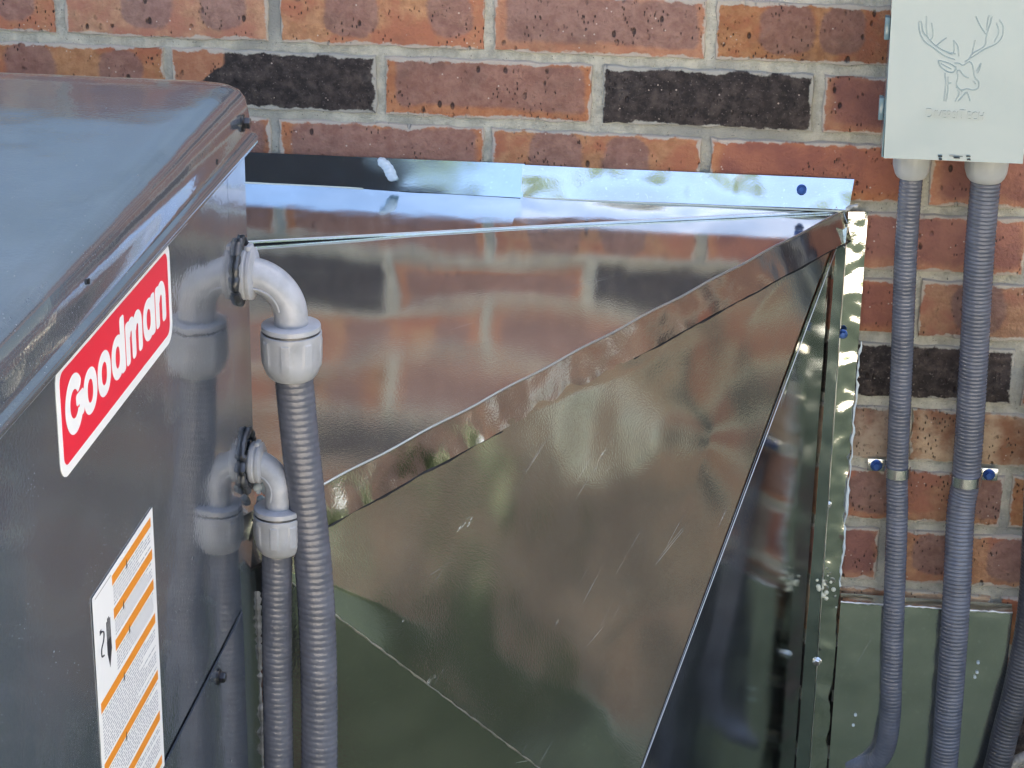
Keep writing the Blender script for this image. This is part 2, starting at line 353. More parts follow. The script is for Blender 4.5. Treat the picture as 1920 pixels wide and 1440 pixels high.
patch((-.35,.0042,.16),(1.15,.0042,.16),(1.15,.0042,-.66),(-.35,.0042,-.66),260,140,lambda u,v,p:-mort(u,v,p),-.02).build('mortar',M_mortar,wall)
b=MB(); b.box((-4.9,.008,GZ-.02),(6.3,.10,1.79)); b.build('mortar_backing',M_mortar,wall,0)
M_siding=simple('blue_grey_siding',(.27,.38,.47),.5,var=.08,vs=12)  # siding above the view, put in for the blue reflection on the lid
b=MB()
for q in range(12): z0=.345+q*.122; b.add([(x,y,z) for x in (-4.9,6.3) for y,z in ((-.004,z0),(-.022,z0),(-.010,z0+.1215),(.007,z0+.1215))],[(0,1,2,3),(7,6,5,4),(0,4,5,1),(1,5,6,2),(2,6,7,3),(3,7,4,0)])
o=b.build('unseen_siding',M_siding,wall,0); o['kind']='stuff'
b=MB(); b.prism([(-.22,1.80),(-.22,1.95),(4.2,3.7),(8.9,1.95),(8.9,1.80)],lambda u,v,h:(h,u,v),-5.3,6.7); b.build('roof',simple('eave_paint',(.7,.68,.62),.6),wall,0)
b=MB(); b.box((-4.9,8.4,GZ-.02),(6.3,8.5,1.79)); b.box((-4.9,.12,GZ-.02),(-4.8,8.38,1.79)); b.box((6.2,.12,GZ-.02),(6.3,8.38,1.79)); b.build('far_walls',M_mortar,wall,0)

# ---------------------------------------------------------------- packaged unit
XS=.3190; YB=-.680; YF=-1.86; XL=-.62
unit=empty('air_conditioning_unit','dark grey painted metal air conditioner cabinet in front of the brick wall at left','air conditioner')
def rrect(x0,x1,y0,y1,r,n=6):
    P=[]
    for cx,cy_,a0 in ((x1-r,y1-r,0),(x0+r,y1-r,90),(x0+r,y0+r,180),(x1-r,y0+r,270)):
        for i in range(n+1):
            a=math.radians(a0+90*i/n); P.append((cx+r*math.cos(a),cy_+r*math.sin(a)))
    return P
def rings(m,sec,cap0=True,cap1=True):
    n=len(sec[0][0]); vs=[(x,y,z) for P,z in sec for x,y in P]
    fs=[(q*n+i,q*n+(i+1)%n,(q+1)*n+(i+1)%n,(q+1)*n+i) for q in range(len(sec)-1) for i in range(n)]
    if cap0: fs.append(tuple(range(n-1,-1,-1)))
    if cap1: fs.append(tuple((len(sec)-1)*n+i for i in range(n)))
    m.add(vs,fs)
m=MB(); rings(m,[(rrect(XL,XS-.0015,YF,YB,.004),z) for z in (GZ+.04,.084)]); m.build('cabinet',M_paint,unit)
# side skins: service panel above, lower panel, corner post
def side(name,y0,y1,z0,z1,x1,w_=.0):
    P=patch((x1,y0,z0),(x1,y1,z0),(x1,y1,z1),(x1,y0,z1),50,30,lambda u,v,p:.0007*nz(p,5,9)+w_,.0012); return P.build(name,M_paint,unit,40)
side('side_panel',YF+.03,-.7335,-.2385,.082,XS+.0004)
side('lower_panel',YF+.03,-.7335,GZ+.07,-.2425,XS+.0012)
side('corner_post',-.7315,YB-.0012,GZ+.05,.083,XS)
# lid: sections from outer lip to flat centre
def lidsec(ins,z,r): return (rrect(XL-.012+ins,XS+.0045-ins,YF-.02+ins,-.6545-ins*.9,max(.004,r)),z)
m=MB()
sec=[(-.0004,.0850,.012),(-.0012,.0858,.013),(-.0012,.0896,.013),(.0005,.0912,.010),(.0030,.0925,.009),(.0036,.096,.010),(.0036,.104,.012),(.0042,.110,.013),(.0056,.1185,.014),(.0082,.1235,.015),(.0122,.1268,.017),(.018,.1288,.020),(.030,.1300,.026),(.052,.1304,.040),(.10,.1306,.06)]
sec=[(lidsec(i,z,r)) for i,z,r in sec]; rings(m,sec,True,False)
ins=.10; P,z=sec[-1]; base=len(m.v)-len(P)
# flat centre as a fan of rings so that it stays smooth
cx0=sum(p[0] for p in P)/len(P); cy0=sum(p[1] for p in P)/len(P); vs=[];n=len(P)
for q in range(1,8):
    t=q/8; vs += [(x*(1-t)+cx0*t,y*(1-t)+cy0*t,z+.0012*t+.0010*nz((x*(1-t)+cx0*t,y*(1-t)+cy0*t,0),6)) for x,y in P]
vs.append((cx0,cy0,z+.001)); b0=len(m.v); m.v+=vs
for q in range(7):
    for i in range(n):
        j=(i+1)%n; a=base if q==0 else b0+(q-1)*n; c=b0+q*n; m.f.append((a+i,a+j,c+j,c+i))
for i in range(n): m.f.append((b0+6*n+i,b0+6*n+(i+1)%n,b0+7*n))
m.build('lid',M_paint,unit,50)
def hexscrew(c,ax,r,m_,parent,name='screw'):
    b=MB(); ax=V(ax); b.lathe(V(c),ax,[(r*1.45,0),(r*1.45,r*.25),(r*1.2,r*.4)],20)
    b.lathe(V(c)+ax*r*.38,ax,[(r,0),(r,r*.7),(r*.8,r*.9)],6); return b.build(name,m_,parent,30)
hexscrew((XS+.0008,-.688,.105),(1,0,0),.0042,M_screwk,unit)
hexscrew((XS+.0016,-.810,-.254),(1,0,0),.0040,M_screwk,unit)
for y,z in ((-1.046,.110),(-.762,.098)):
    b=MB(); b.lathe((XS+.0005,y,z),(1,0,0),[(.0016,0),(.0018,.0008)],14); b.build('screw_hole',M_hole,unit)
# ---- badge
SU=-.9945
def fnB(u,v,h): return (XS+.0008+h/1000,SU+u/1000,v/1000)
def rr2(u0,u1,v0,v1,r,n=6): return rrect(u0,u1,v0,v1,r,n)
badge=MB().prism(rr2(-116,108.5,20.5,84.5,11),fnB,0,.25).build('badge',M_white,unit,0)
MB().prism(rr2(-110,102.5,26.5,78.5,6.5),fnB,.26,.34).build('red_field',M_red,badge,0)
def ell(cx,cz,a,b_,n=44,p=2.0):
    o=[]
    for i in range(n):
        t=2*math.pi*i/n; c,s_=math.cos(t),math.sin(t); o.append((cx+a*math.copysign(abs(c)**(2/p),c),cz+b_*math.copysign(abs(s_)**(2/p),s_)))
    return o
def letter(fs):
    b=MB()
    for q,f in enumerate(fs): f(b,.35+.02*q,.45+.02*q)
    return b.build('letter',M_white,badge,0)
def stem(u0,u1,v0,v1,r=2.5): return lambda b,h0,h1:b.prism(rr2(u0,u1,v0,v1,r,5),fnB,h0,h1)
def oval(cx,cz,a,b_,ia,ib): return lambda b,h0,h1:b.ring(ell(cx,cz,a,b_,p=2.2),ell(cx,cz,ia,ib,p=2.2),fnB,h0,h1)
def ribbon(pts,hw):
    def f(b,h0,h1):
        P=[V((p[0],p[1],0)) for p in spline([(x,y,0) for x,y in pts],len(pts)*8)]; L=[];R=[]
        for i,p in enumerate(P):
            t=(P[min(i+1,len(P)-1)]-P[max(i-1,0)]).normalized(); nn=V((-t.y,t.x,0)); s=i/(len(P)-1)
            k=min(1,math.sqrt(max(0,1-(1-min(s,1-s)*len(P)/3.5)**2))) if min(s,1-s)*len(P)<3.5 else 1
            k=max(k,.45); L.append(p+nn*hw*k); R.append(p-nn*hw*k)
        for i in range(len(P)-1):
            q=[L[i],L[i+1],R[i+1],R[i]]; b.add([fnB(a.x,a.y,h1) for a in q],[(0,1,2,3)])
    return f
def garc(cx,cz,a,b_,t0,t1,n=14): return [(cx+a*math.cos(math.radians(t0+(t1-t0)*i/n)),cz+b_*math.sin(math.radians(t0+(t1-t0)*i/n))) for i in range(n+1)]
letter([ribbon(garc(-88,54.3,11.6,12.2,28,330),4.3),stem(-85,-71.5,51.0,57.6,2),stem(-79.5,-71.8,43.5,55,2.5)])
letter([oval(-59.8,50.8,12.3,12.9,5.0,6.6)]); letter([oval(-33.6,50.8,12.3,12.9,5.0,6.6)])
letter([oval(-7.4,50.6,11.8,12.8,4.4,6.4),stem(-1.2,7.4,37.9,71.5)])
letter([stem(9.4,17.3,38.2,64),ribbon([(14,54),(16.5,59),(21.5,60.6),(25.0,57.5),(25.4,50),(25.4,42)],4.0),stem(21.5,29.4,38.2,55,3),ribbon([(26,54),(29,59.2),(34,60.6),(38.2,57.5),(38.6,50),(38.6,42)],4.0),stem(34.7,42.6,38.2,55,3)])
letter([oval(57.2,50.6,11.8,12.8,4.4,6.4),stem(62.6,70.9,38.2,63.6)])
letter([stem(72.9,80.8,38.2,64),ribbon([(77,53),(80.5,59),(86,60.6),(90.2,57.0),(90.8,50),(90.8,42)],4.1),stem(86.8,94.9,38.2,54,3)])
# ---- warning label
LU=-1.069
def fnL(u,v,h): return (XS+.0008+h/1000,LU+u/1000,v/1000)
lab=MB().prism([(-2.7,-65.3),(121.3,-65.3),(121.3,-252),(-2.7,-252)],fnL,0,.2).build('warning_label',M_white,unit,0)
stripes=[(34.5,116,-69.4,-75.4),(34.5,116,-90.2,-96.8),(34.5,116,-110.2,-117),(1.6,116,-133.2,-139.8),(1.6,116,-172.2,-178.6),(1.6,116,-200.6,-207.2),(1.6,116,-232,-238)]
for u0,u1,a,c in stripes: MB().prism([(u0,c),(u1,c),(u1,a),(u0,a)],fnL,.21,.26).build('orange_stripe',M_orange,lab,0)
b=MB(); rt=random.Random(4)
for q in range(len(stripes)):
    u0=stripes[q][0]; top=stripes[q][3]-2.2; bot=(stripes[q+1][2] if q+1<len(stripes) else -250)+1.5
    v=top
    if q==3: u0=1.6
    while v>bot:
        u=u0+1.5; end=114-(rt.random()<.25)*rt.uniform(10,50)
        while u<end:
            l=rt.uniform(2,7); b.add([fnL(u,v,.23),fnL(min(u+l,end),v,.23),fnL(min(u+l,end),v+.95,.23),fnL(u,v+.95,.23)],[(0,1,2,3)]); u+=l+rt.uniform(.9,1.5)
        v-=2.15
t=b.build('fine_print',M_gink,lab,0); t['kind']='stuff'
b=MB()
for u,v in ((62,-75.6),(52,-97),(61,-117.2),(46,-140.2),(44,-178.8)): b.prism([(u,v-2.4),(u+3.2,v-2.4),(u+1.6,v+3.4)],fnL,.27,.31)
b.add([fnL(2,-68.2,.23),fnL(33,-68.2,.23),fnL(33,-67.8,.23),fnL(2,-67.8,.23)],[(0,1,2,3)])
b.build('alert_mark',M_ink,lab,0)['kind']='stuff'
b=MB()
for q in range(4): b.prism(rr2(19.2+q*2.1,20.8+q*2.1,-104,-89.5+(-1.5 if q in(0,3) else 0),.7,3),fnL,.22,.26)
b.prism([(18.8,-103.2),(27.2,-103.2),(27.6,-111),(25,-116),(22.6,-121),(21.2,-117),(18.9,-111)],fnL,.22,.26)
b.build('hand_symbol',M_ink,lab,0)
b=MB(); 
sn=[(8.5,-91.5),(13.5,-94),(12.5,-98.5),(8.2,-102),(8.0,-106.5),(12,-107.8)]
b.tube([fnL(u,v,.35) for u,v in spline([(u,v,0) for u,v in sn],30) and [(p[0],p[1]) for p in spline([(u,v,0) for u,v in sn],30)]],.0005,6); b.prism([(6.8,-90.2),(10,-90.2),(10,-93),(6.8,-93)],fnL,.22,.27)
b.build('shock_symbol',M_ink,lab,0)

# ---------------------------------------------------------------- liquid-tight conduits on the unit
def conduit_tube(path,r,pitch,m_,parent,name='tube',amp=.016,seg=28,twist=0):
    L=sum((V(path[i+1])-V(path[i])).length for i in range(len(path)-1)); n=int(L/pitch*6); P=spline(path,n)
    m=MB(); m.tube(P,r,seg); d=0
    for i,p in enumerate(P):
        if i: d+=(P[i]-P[i-1]).length
        dirt=1+.004*nz(p,60)
        for q in range(seg):
            x=(d/pitch+q/seg)%1.0; kk=(1+amp*(math.sin(math.pi*min(1,x/.80))**.6 if x<.80 else 0)-amp)*dirt
            v=V(m.v[i*seg+q]); m.v[i*seg+q]=tuple(p+(v-p)*kk)
    return m.build(name,m_,parent,60)
def elbow_fitting(e,c,end,rt_,rn,hn):
    """hub plate on the panel, curved elbow, compression nut; c on the panel, end = centre of the nut top"""
    c=V(c); end=V(end); R=min(end.x-c.x-.002,c.z-end.z-.002)
    pts=[c,c+V((.004,0,0))]; x0=end.x-R; z0=c.z
    pts.append(V((x0,c.y,z0)))
    for i in range(1,13):
        a=math.pi/2*i/12; pts.append(V((x0+R*math.sin(a),c.y+(end.y-c.y)*i/12,z0-R+R*math.cos(a))))
    pts.append(end+V((0,0,-.002)))
    b=MB(); b.tube(spline(pts,44),rt_,32); 
    o=b.build('elbow',M_pvc,e,60)
    # raised pad with moulded rim on the inside of the bend
    b=MB(); q=spline(pts,44)[8:36]
    for off in (-1,1):
        P=[p+V((-.45*rt_*(i/len(q)) ,-.93*rt_,-.62*rt_*(1-i/len(q))))*.98+V((0,0,off*.0)) for i,p in enumerate(q)]
    b.tube([p+V((0,-.0003,0)) for p in P],[.0008]*len(P),8); b.build('moulded_rim',M_pvc,o)
    b=MB(); b.lathe(c+V((.0005,0,.0)),(1,0,0),[(rt_*1.50,0),(rt_*1.58,.0012),(rt_*1.58,.0035),(rt_*1.50,.0042),(rt_*1.50,.0050),(rt_*1.56,.0058),(rt_*1.56,.0078),(rt_*1.40,.0088),(rt_*1.18,.0096)],40)
    b.build('hub_plate',M_pvc,e,30)
    b=MB(); b.box((c.x+.004,c.y-rt_*.45,c.z+rt_*1.0),(c.x+.008,c.y+rt_*.45,c.z+rt_*1.75)); b.build('hub_tab',M_pvc,e,30,bevel=.0012)
    b=MB(); b.lathe(end,(0,0,-1),[(rn*.90,-.0015),(rn*.965,-.001),(rn*.975,.0006),(rn*.975,.0022),(rn*.93,.0030),(rn*.93,.0042)],48); b.build('collar',M_pvc,e,40)
    b=MB(); b.lathe(end+V((0,0,-.0024)),(0,0,-1),[(rn*.955,0),(rn*.955,.0017)],40); b.build('gap_shade_ring',M_caulk,e,40)  # black ring stands in for the shaded gap below the collar
    def prof(base): return lambda t:base+(.0007 if (math.cos(t*8)>.15) else 0)
    hb=hn
    b=MB(); b.lathe(end+V((0,0,-.0040)),(0,0,-1),[(rn*.94,0),(rn,.0005),(rn,.0040),(prof(rn*.985),.0048),(prof(rn*.975),hb*.55),(prof(rn*.95),hb*.70),(rn*.93,hb*.76),(rn*.86,hb*.88),(rn*.76,hb*.97),(rn*.70,hb)],96); b.build('nut',M_pvc,e,24)
c1=empty('flexible_conduit','thick ribbed grey conduit dropping from the upper elbow on the dark cabinet','conduit','conduits leaving the cabinet')
elbow_fitting(c1,(XS+.001,-.705,.0035),(.3530,-.7015,-.0345),.0118,.0213,.034)
conduit_tube([(.3535,-.7015,-.062),(.3542,-.701,-.0746),(.3568,-.700,-.1149),(.3617,-.700,-.1754),(.3662,-.701,-.2346),(.3680,-.702,-.3044),(.3672,-.703,-.3857),(.365,-.704,-.48),(.362,-.705,-.62),(.36,-.70,GZ-.02)],.0137,.0049,M_cond,c1)
c2=empty('flexible_conduit','thinner ribbed grey conduit dropping from the lower elbow beside the cabinet corner','conduit','conduits leaving the cabinet')
elbow_fitting(c2,(XS+.0015,-.699,-.1405),(.3412,-.7030,-.1735),.0095,.0183,.030)
conduit_tube([(.3405,-.703,-.198),(.3390,-.703,-.2168),(.3376,-.703,-.2802),(.3365,-.704,-.3883),(.336,-.705,-.55),(.335,-.70,GZ-.02)],.0112,.0046,M_cond,c2)
# sealant around the hubs and down the cabinet corner
def blob_ring(c,r0,m_,parent,name,ry=1,n=44,th=.0022,seed=0):
    P=[V(c)+V((random.uniform(0,.0012),math.cos(2*math.pi*i/n)*r0*ry*(1+.10*math.sin(i*1.7+seed)),math.sin(2*math.pi*i/n)*r0*(1.05+.10*math.sin(i*2.3+seed)))) for i in range(n+1)]
    return MB().tube(P,[th*random.uniform(.7,1.5) for _ in P],8,jit=.2).build(name,m_,parent,60)
blob_ring((XS+.0008,-.705,.0050),.0205,M_caulk,unit,'sealant')
blob_ring((XS+.0008,-.705,-.1360),.0200,M_caulk,unit,'sealant',.9,seed=2)
b=MB(); P=[V((XS-.0005+random.uniform(-.0008,.0012),YB-.0015+random.uniform(-.001,.0010),-.205-.0030*i)) for i in range(120)]
b.tube(P,[.0018*random.uniform(.5,1.6) for _ in P],8,jit=.3); b.build('corner_sealant',M_caulkg,unit,60)

# ---------------------------------------------------------------- sheet metal duct transition
A=V((.7530,-.004,-.1390)); B=V((.3139,-.690,-.1958)); T=(B-A)
duct=empty('sheet_metal_duct','large shiny galvanised duct transition joining cabinet to the brick wall','duct')
def ray(px,py):
    d=V(((px-960)/F,(py-720)/F,1)); return (right*d.x+down*d.y+fwd*d.z)
def hitp(px,py,P,n): d=ray(px,py); return CAM+d*((V(P)-CAM).dot(n)/d.dot(n))
def hitY(px,py,Y): d=ray(px,py); return CAM+d*((Y-CAM.y)/d.y)
Q=V(hitY(1159,1552,-.46))
nf=(B-A).cross(Q-A).normalized()
if nf.y>0: nf=-nf
print('Q',Q,'n',nf)
C=hitp(473,1037,A,nf)
# top sheet (with slow bulge)
nt_=V((1,0,0)).cross(B-A).normalized(); nt_=nt_ if nt_.z>0 else -nt_
def topd(u,v,p):
    e=min(1,min(v,1-v)*6)*min(1,(1-u)*5)
    return e*min(1,max(0,(.95-v)*4))*(.0030*math.sin(p.x*7.5+1.2)*math.sin(p.y*6.5)+.0032*nz(p,4.2,2)+.0009*nz(p,13,5))
D=V((-.45,-.690,B.z)); E_=V((-.45,-.004,A.z))
patch(D,B,A,E_,120,110,topd,.001).build('top_sheet',M_top,duct,60)
# front sheet
def frd(u,v,p):
    e=min(1,min(u,1-u,v,1-v)*7); return e*(.0060*nz(p,4.6,7)+.0034*nz(p,9.5,1)+.0005*nz(p,26,3))
patch(C,Q,A+nf*.0,B,110,90,lambda u,v,p:-abs(0)+frd(u,v,p),.001).build('front_sheet',M_front,duct,60)
# folded lip running along the top edge of the front sheet
sgn=1
lipn=nf; up=(T.normalized().cross(nf)).normalized(); up=up if up.z<0 else -up
def lipd(u,v,p):
    k=0
    for c_,a_,w_ in ((.14,.0014,.012),(.24,-.0016,.02),(.33,.0018,.015),(.47,-.0010,.02),(.60,.0012,.02),(.72,-.0008,.03)):
        k+=a_*math.exp(-((u-c_)/w_)**2)*(v)
    return k+(.0007*nz(p,30,4)+.0003*nz(p,90,4))*v
a0=B+T.normalized()*.02+lipn*.0022; a1=A-T.normalized()*-.000+lipn*.0022
pp=patch(a0+up*.0290,a1+up*.0285,a1-up*.0012,a0-up*.0012,160,8,lambda u,v,p:lipd(u,1-v,p),.0011)
pp.build('folded_lip',galv_material('galvanised_lip',.10,.12,.3,(.66,.66,.63),wave=.5),duct,60)
MB().tube([lerp(a0,a1,i/90)+up*.0300-lipn*.0012+up*.0006*math.sin(i*.8) for i in range(91)],[.0012*random.uniform(.3,1.2) for _ in range(91)],6).build('seam_shadow',M_hole,duct,60)  # black tube drawn in as the shadow line under the lip
MB().tube([lerp(a0,a1,i/60)-up*.0012+V((0,0,.0006+.0006*math.sin(i*.9))) for i in range(61)],.0011,8).build('folded_edge',M_edge,duct,60)
# lower left sheet under the crease
n1=(Q-C); Rl=C+V((.0,.12,-.45)); Rq=Q+V((.0,.10,-.35))
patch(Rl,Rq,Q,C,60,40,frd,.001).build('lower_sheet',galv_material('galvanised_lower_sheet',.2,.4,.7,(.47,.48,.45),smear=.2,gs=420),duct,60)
MB().tube([lerp(C,Q,i/80)+nf*.0006+V((0,0,.0004*math.sin(i*2.1))) for i in range(81)],[.0007*random.uniform(.6,1.4) for i in range(81)],6).build('crease_edge',M_edge,duct,60)
# side sheet facing the wall conduits
Q2=Q+(Q-A).normalized()*.25
W0=V((.7450,-.010,-.158)); W1=V((.7405,-.012,-.90))
def sdd(u,v,p): 
    e=min(1,min(u,1-u)*6); return e*(.0016*nz(p,5,3)+.0006*nz(p,16,8))
patch(Q2,W1,W0,A+V((-.001,0,-.012)),60,110,sdd,.001).build('side_sheet',M_side,duct,60)
MB().tube([lerp(A+V((0,-.001,-.02)),Q2,i/60)+nf*.0001 for i in range(61)],.0004,8).build('side_edge',M_edge,duct,60)
# return strip and the flange fastened flat on the wall
def hm(s,o): return lambda u,v,p:.0012*nz(p,s,o)+.0005*nz(p,s*2.4,o)
patch((.7410,-.013,-.90),(.7555,-.022,-.90),(.7560,-.020,-.150),(.7470,-.012,-.160),6,160,hm(28,2),.0008).build('return_strip',M_flash,duct,60)
fl=patch((.7570,-.0075,-.90),(.7745,-.0065,-.90),(.7760,-.0060,-.1385),(.7570,-.0075,-.1385),14,260,lambda u,v,p:.0016*nz((p.x,p.y,p.z*.8),38,6)*(.4+u)+.0006*nz(p,90,2),.0009)
fl.build('wall_flange',M_hammer,duct,60)
MB().tube([V((.7568,-.0105+.0006*math.sin(i*.7),-.150-.75*i/90)) for i in range(91)],.0008,8).build('flange_seam',M_edge,duct,60)
# two flashing pieces along the top: an upright leg on the wall, a flat leg on the duct
def flashing(x0,x1,tilt,name_,o,wv,tl=0):
    zt0,zb0=-.1075,-.1375
    pr=empty; 
    m1=patch((x0,-.004-tl*.35,zb0),(x1,-.004-tilt,zb0+.0025 if x1>.7 else zb0),(x1,-.002,-.1065),(x0,-.002,zt0),140,10,lambda u,v,p:.0012*nz(p,wv,o)+.0004*nz(p,40,2),.0008)
    return m1
def topz(x,y): return A.z+(y-A.y)/(B.y-A.y)*(B.z-A.z)
M_fd=galv_material('galvanised_flash_dull',.12,.06,.5,(.60,.70,.76),smear=.5)
flashing(.06,.4375,.0112,'',3,9,.0010).build('flashing_upright',M_fd,duct,60)
flashing(-.45,.061,.0004,'',3,9,.0010).build('flashing_upright',M_fd,duct,60)
fr=patch((.4355,-.0150,-.1370),(.757,-.0150,-.1340),(.7605,-.0035,-.1065),(.4355,-.0035,-.1070),90,12,lambda u,v,p:.0034*nz(p,17,5)+.0010*nz(p,44,5),.0008).build('flashing_upright',M_flash,duct,60)
def leg(x0,x1,y0,y1,o,dz): 
    return patch((x0,y0,topz(x0,y0)+dz),(x1,y1,topz(x1,y1)+dz),(x1,-.006,topz(x1,-.006)+dz+.0010),(x0,-.006,topz(x0,-.006)+dz+.0010),80,20,lambda u,v,p:.0010*nz(p,9,o)*min(1,v*4),.0016)
def ey(x): return -.160+(x-.1937)/(.752-.1937)*(.156) 
leg(-.45,.4375,-.160-(.6437*.2794),ey(.4375),4,.0014).build('flashing_leg',galv_material('galvanised_leg',.10,.1,.3,(.72,.78,.79),wave=.2),duct,60)
leg(.4355,.7540,ey(.4355),-.0085,8,.0020).build('flashing_leg',M_flash,duct,60)
MB().tube([V((x,ey(x),topz(x,ey(x))+.0020)) for x in [-.45+i*.03 for i in range(41)]],.0008,8).build('leg_edge',M_edge,duct,60)
MB().tube([V((x,-.0095-(.0065 if x>.43 else 0),-.1372+.0015*max(0,(x-.43)/.33))) for x in [-.45+i*.03 for i in range(41)]],.0010,8).build('fold_line',simple('seam_sealant',(.62,.62,.50),.5),duct,60)
hexscrew(hitY(1503,355,-.012),(0,-.97,.25),.0034,M_screwb,duct)
hexscrew(hitY(1580,626,-.013),(0,-1,0),.0034,M_screwb,duct)
hexscrew(hitY(1532,1240,-.020),(-.2,-1,0),.0036,M_zinc,duct)
hexscrew(hitY(1553,946,-.012),(0,-1,0),.0026,M_zinc,duct)
# silicone smear on the left flashing, ragged sealant at the outer corner
b=MB()
for (x,z,r) in ((.293,-.109,.0025),(.2955,-.111,.0045),(.299,-.1135,.0048),(.302,-.117,.0050),(.304,-.1205,.0052),(.3055,-.1235,.0045),(.309,-.1245,.0022)):
    b.lathe((x,-.0035-(-.107-z)*.42,z),(0,-1,0),[(r,-.004),(r,.0012),(r*.9,.0022),(r*.5,.0030)],16)
b.build('silicone_smear',M_silic,duct,80)
b=MB(); P=[hitY(1560+8*i,392-3*math.sin(i*2.0)-(i>4)*8,-.012) for i in range(7)]
b.tube(P,[.0020*random.uniform(.5,1.5) for _ in P],8,jit=.3); b.build('corner_sealant',M_caulkg,duct,60)
b=MB(); P=[hitY(1614-(y-640)*.085+random.uniform(-2,2),y,-.009) for y in range(640,1100,9)]
b.tube(P,[.0010*random.uniform(.3,1.8) for _ in P],8,jit=.3); b.build('edge_sealant',M_silic,duct,60)
b=MB()
for _ in range(16):
    c_=hitY(1548+random.gauss(0,9),1105+random.gauss(0,12),-.018); r=random.uniform(.0010,.0028); b.lathe(c_,(0,-1,0),[(r*.6,-.001),(r,0),(r*.8,r*.7),(r*.3,r)],10)
b.build('sealant_blob',simple('cream_sealant',(.66,.64,.50),.45),duct,60)

# lower sheet behind the conduits
ls=empty('metal_cover_plate','dull galvanised sheet low on the brick wall behind the hanging conduits','metal sheet')
patch((.7765,-.018,-.95),(.9520,-.018,-.95),(.9520,-.018,-.5560),(.7765,-.018,-.5560),40,70,lambda u,v,p:.0012*nz(p,9,3)+.0005*nz(p,30),.001).build('face_sheet',M_lower,ls,60)
patch((.7765,-.0182,-.5556),(.9520,-.0182,-.5556),(.9520,-.004,-.5525),(.7765,-.004,-.5525),40,3,lambda u,v,p:.0006*nz(p,60),.001).build('top_return',M_flash,ls,60)
MB().tube([V((.7765+.1755*i/50,-.0186+random.uniform(-.0003,.0003),-.5556+random.uniform(-.0006,.0006))) for i in range(51)],[.0012*random.uniform(.6,1.3) for _ in range(51)],6).build('folded_edge',M_edge,ls,60)
for x,y in ((1834,1243),(1832,1261),(1828,1270),(1604,1341),(1600,1360)):
    hexscrew(hitY(x,y,-.0195),(0,-1,0),.0011,M_silic,ls,'paint_spot')

# ---------------------------------------------------------------- wall conduits with clamps
def wall_conduit(label,path,r,rn,top,m_,pitch=.0041,nut=True,jog=None):
    e=empty('wall_conduit',label,'conduit','conduits on the brick wall')
    conduit_tube(path,r,pitch,m_,e,amp=.032)
    if nut:
        def prof(base): return lambda t:base+(.0006 if (math.cos(t*7)>.2) else 0)
        b=MB(); b.lathe(top,(0,0,-1),[(rn*.9,-.006),(rn*.9,0),(rn,.001),(prof(rn),.003),(prof(rn*.97),.013),(rn*.95,.0165),(rn*.86,.0215),(rn*.74,.0245),(rn*.68,.0250)],84); b.build('nut',M_pvcw,e,24)
    return e
wall_conduit('slim ribbed blue-grey conduit hanging from the left hub of the pale box',[(.8118,-.0465,-.066),(.8123,-.0445,-.0935),(.8134,-.037,-.1704),(.8191,-.0252,-.2959),(.8235,-.0165,-.4063),(.8267,-.0175,-.4506),(.8305,-.026,-.5471),(.8338,-.034,-.634),(.8355,-.034,-.6783),(.8326,-.030,-.7191),(.8215,-.024,-.7409),(.800,-.012,-.752)],.0112,.0178,(.8118,-.0468,-.0650),M_cond)
wall_conduit('thicker ribbed grey conduit hanging from the right hub of the pale box',[(.8815,-.0465,-.066),(.882,-.0445,-.0902),(.8832,-.038,-.1668),(.8886,-.0272,-.2918),(.8921,-.0185,-.4049),(.8900,-.0195,-.4464),(.8925,-.034,-.5428),(.8942,-.042,-.6719),(.8945,-.042,-.7446),(.894,-.04,GZ-.02)],.0145,.0205,(.8815,-.0468,-.0650),M_cond)
wall_conduit('dark conduit curving down at the right edge in front of the brick',[(.955,-.03,-.30),(.9620,-.032,-.4042),(.9680,-.034,-.5349),(.9630,-.036,-.6215),(.9545,-.038,-.6852),(.9480,-.04,-.7371),(.93,-.04,-.84),(.925,-.04,GZ-.02)],.0140,.02,(0,0,0),M_cond2,nut=False)
e=wall_conduit('small pale pipe end entering at the bottom right corner',[tuple(hitY(1885,1450,-.03)),tuple(hitY(1900,1432,-.03)),tuple(hitY(1925,1418,-.03)),tuple(hitY(1990,1400,-.03))],.0062,.02,(0,0,0),simple('beige_pipe',(.30,.27,.23),.45),nut=False)
def clamp(label,c,r,side_):
    e=empty('pipe_clamp',label,'clamp','zinc conduit clamps'); x,y,z=c
    b=MB(); n=20; o=[];i_=[]
    for k in range(n+1):
        a=math.pi*k/n; o.append((x+(r+.0018)*math.cos(a),y-(r+.0018)*math.sin(a))); i_.append((x+(r+.0004)*math.cos(a),y-(r+.0004)*math.sin(a)))
    vs=[];h=.0052
    for zz,xx in ((z-h,0),(z+h,0)):
        vs+=[(p[0],p[1],zz) for p in o]+[(p[0],p[1],zz) for p in i_]
    m_=n+1; fs=[]
    for k in range(n):
        fs+=[(k,k+1,2*m_+k+1,2*m_+k),(m_+k,m_+k+1,3*m_+k+1,3*m_+k),(k,k+1,m_+k+1,m_+k),(2*m_+k,2*m_+k+1,3*m_+k+1,3*m_+k)]
    fs+=[(0,m_,3*m_,2*m_),(n,m_+n,3*m_+n,2*m_+n)]
    b.add(vs,fs); b.build('strap',M_zinc,e,40)
    b=MB(); x0=x+side_*(r-.001); x1=x+side_*(r+.0185)
    b.box((min(x0,x1),-.0048,z-.0068),(max(x0,x1),-.0032,z+.0068)); b.build('tab',M_zinc,e,40,bevel=.0006)
    hexscrew((x+side_*(r+.0095),-.0048,z),(0,-1,0),.0042,M_screwb,e)
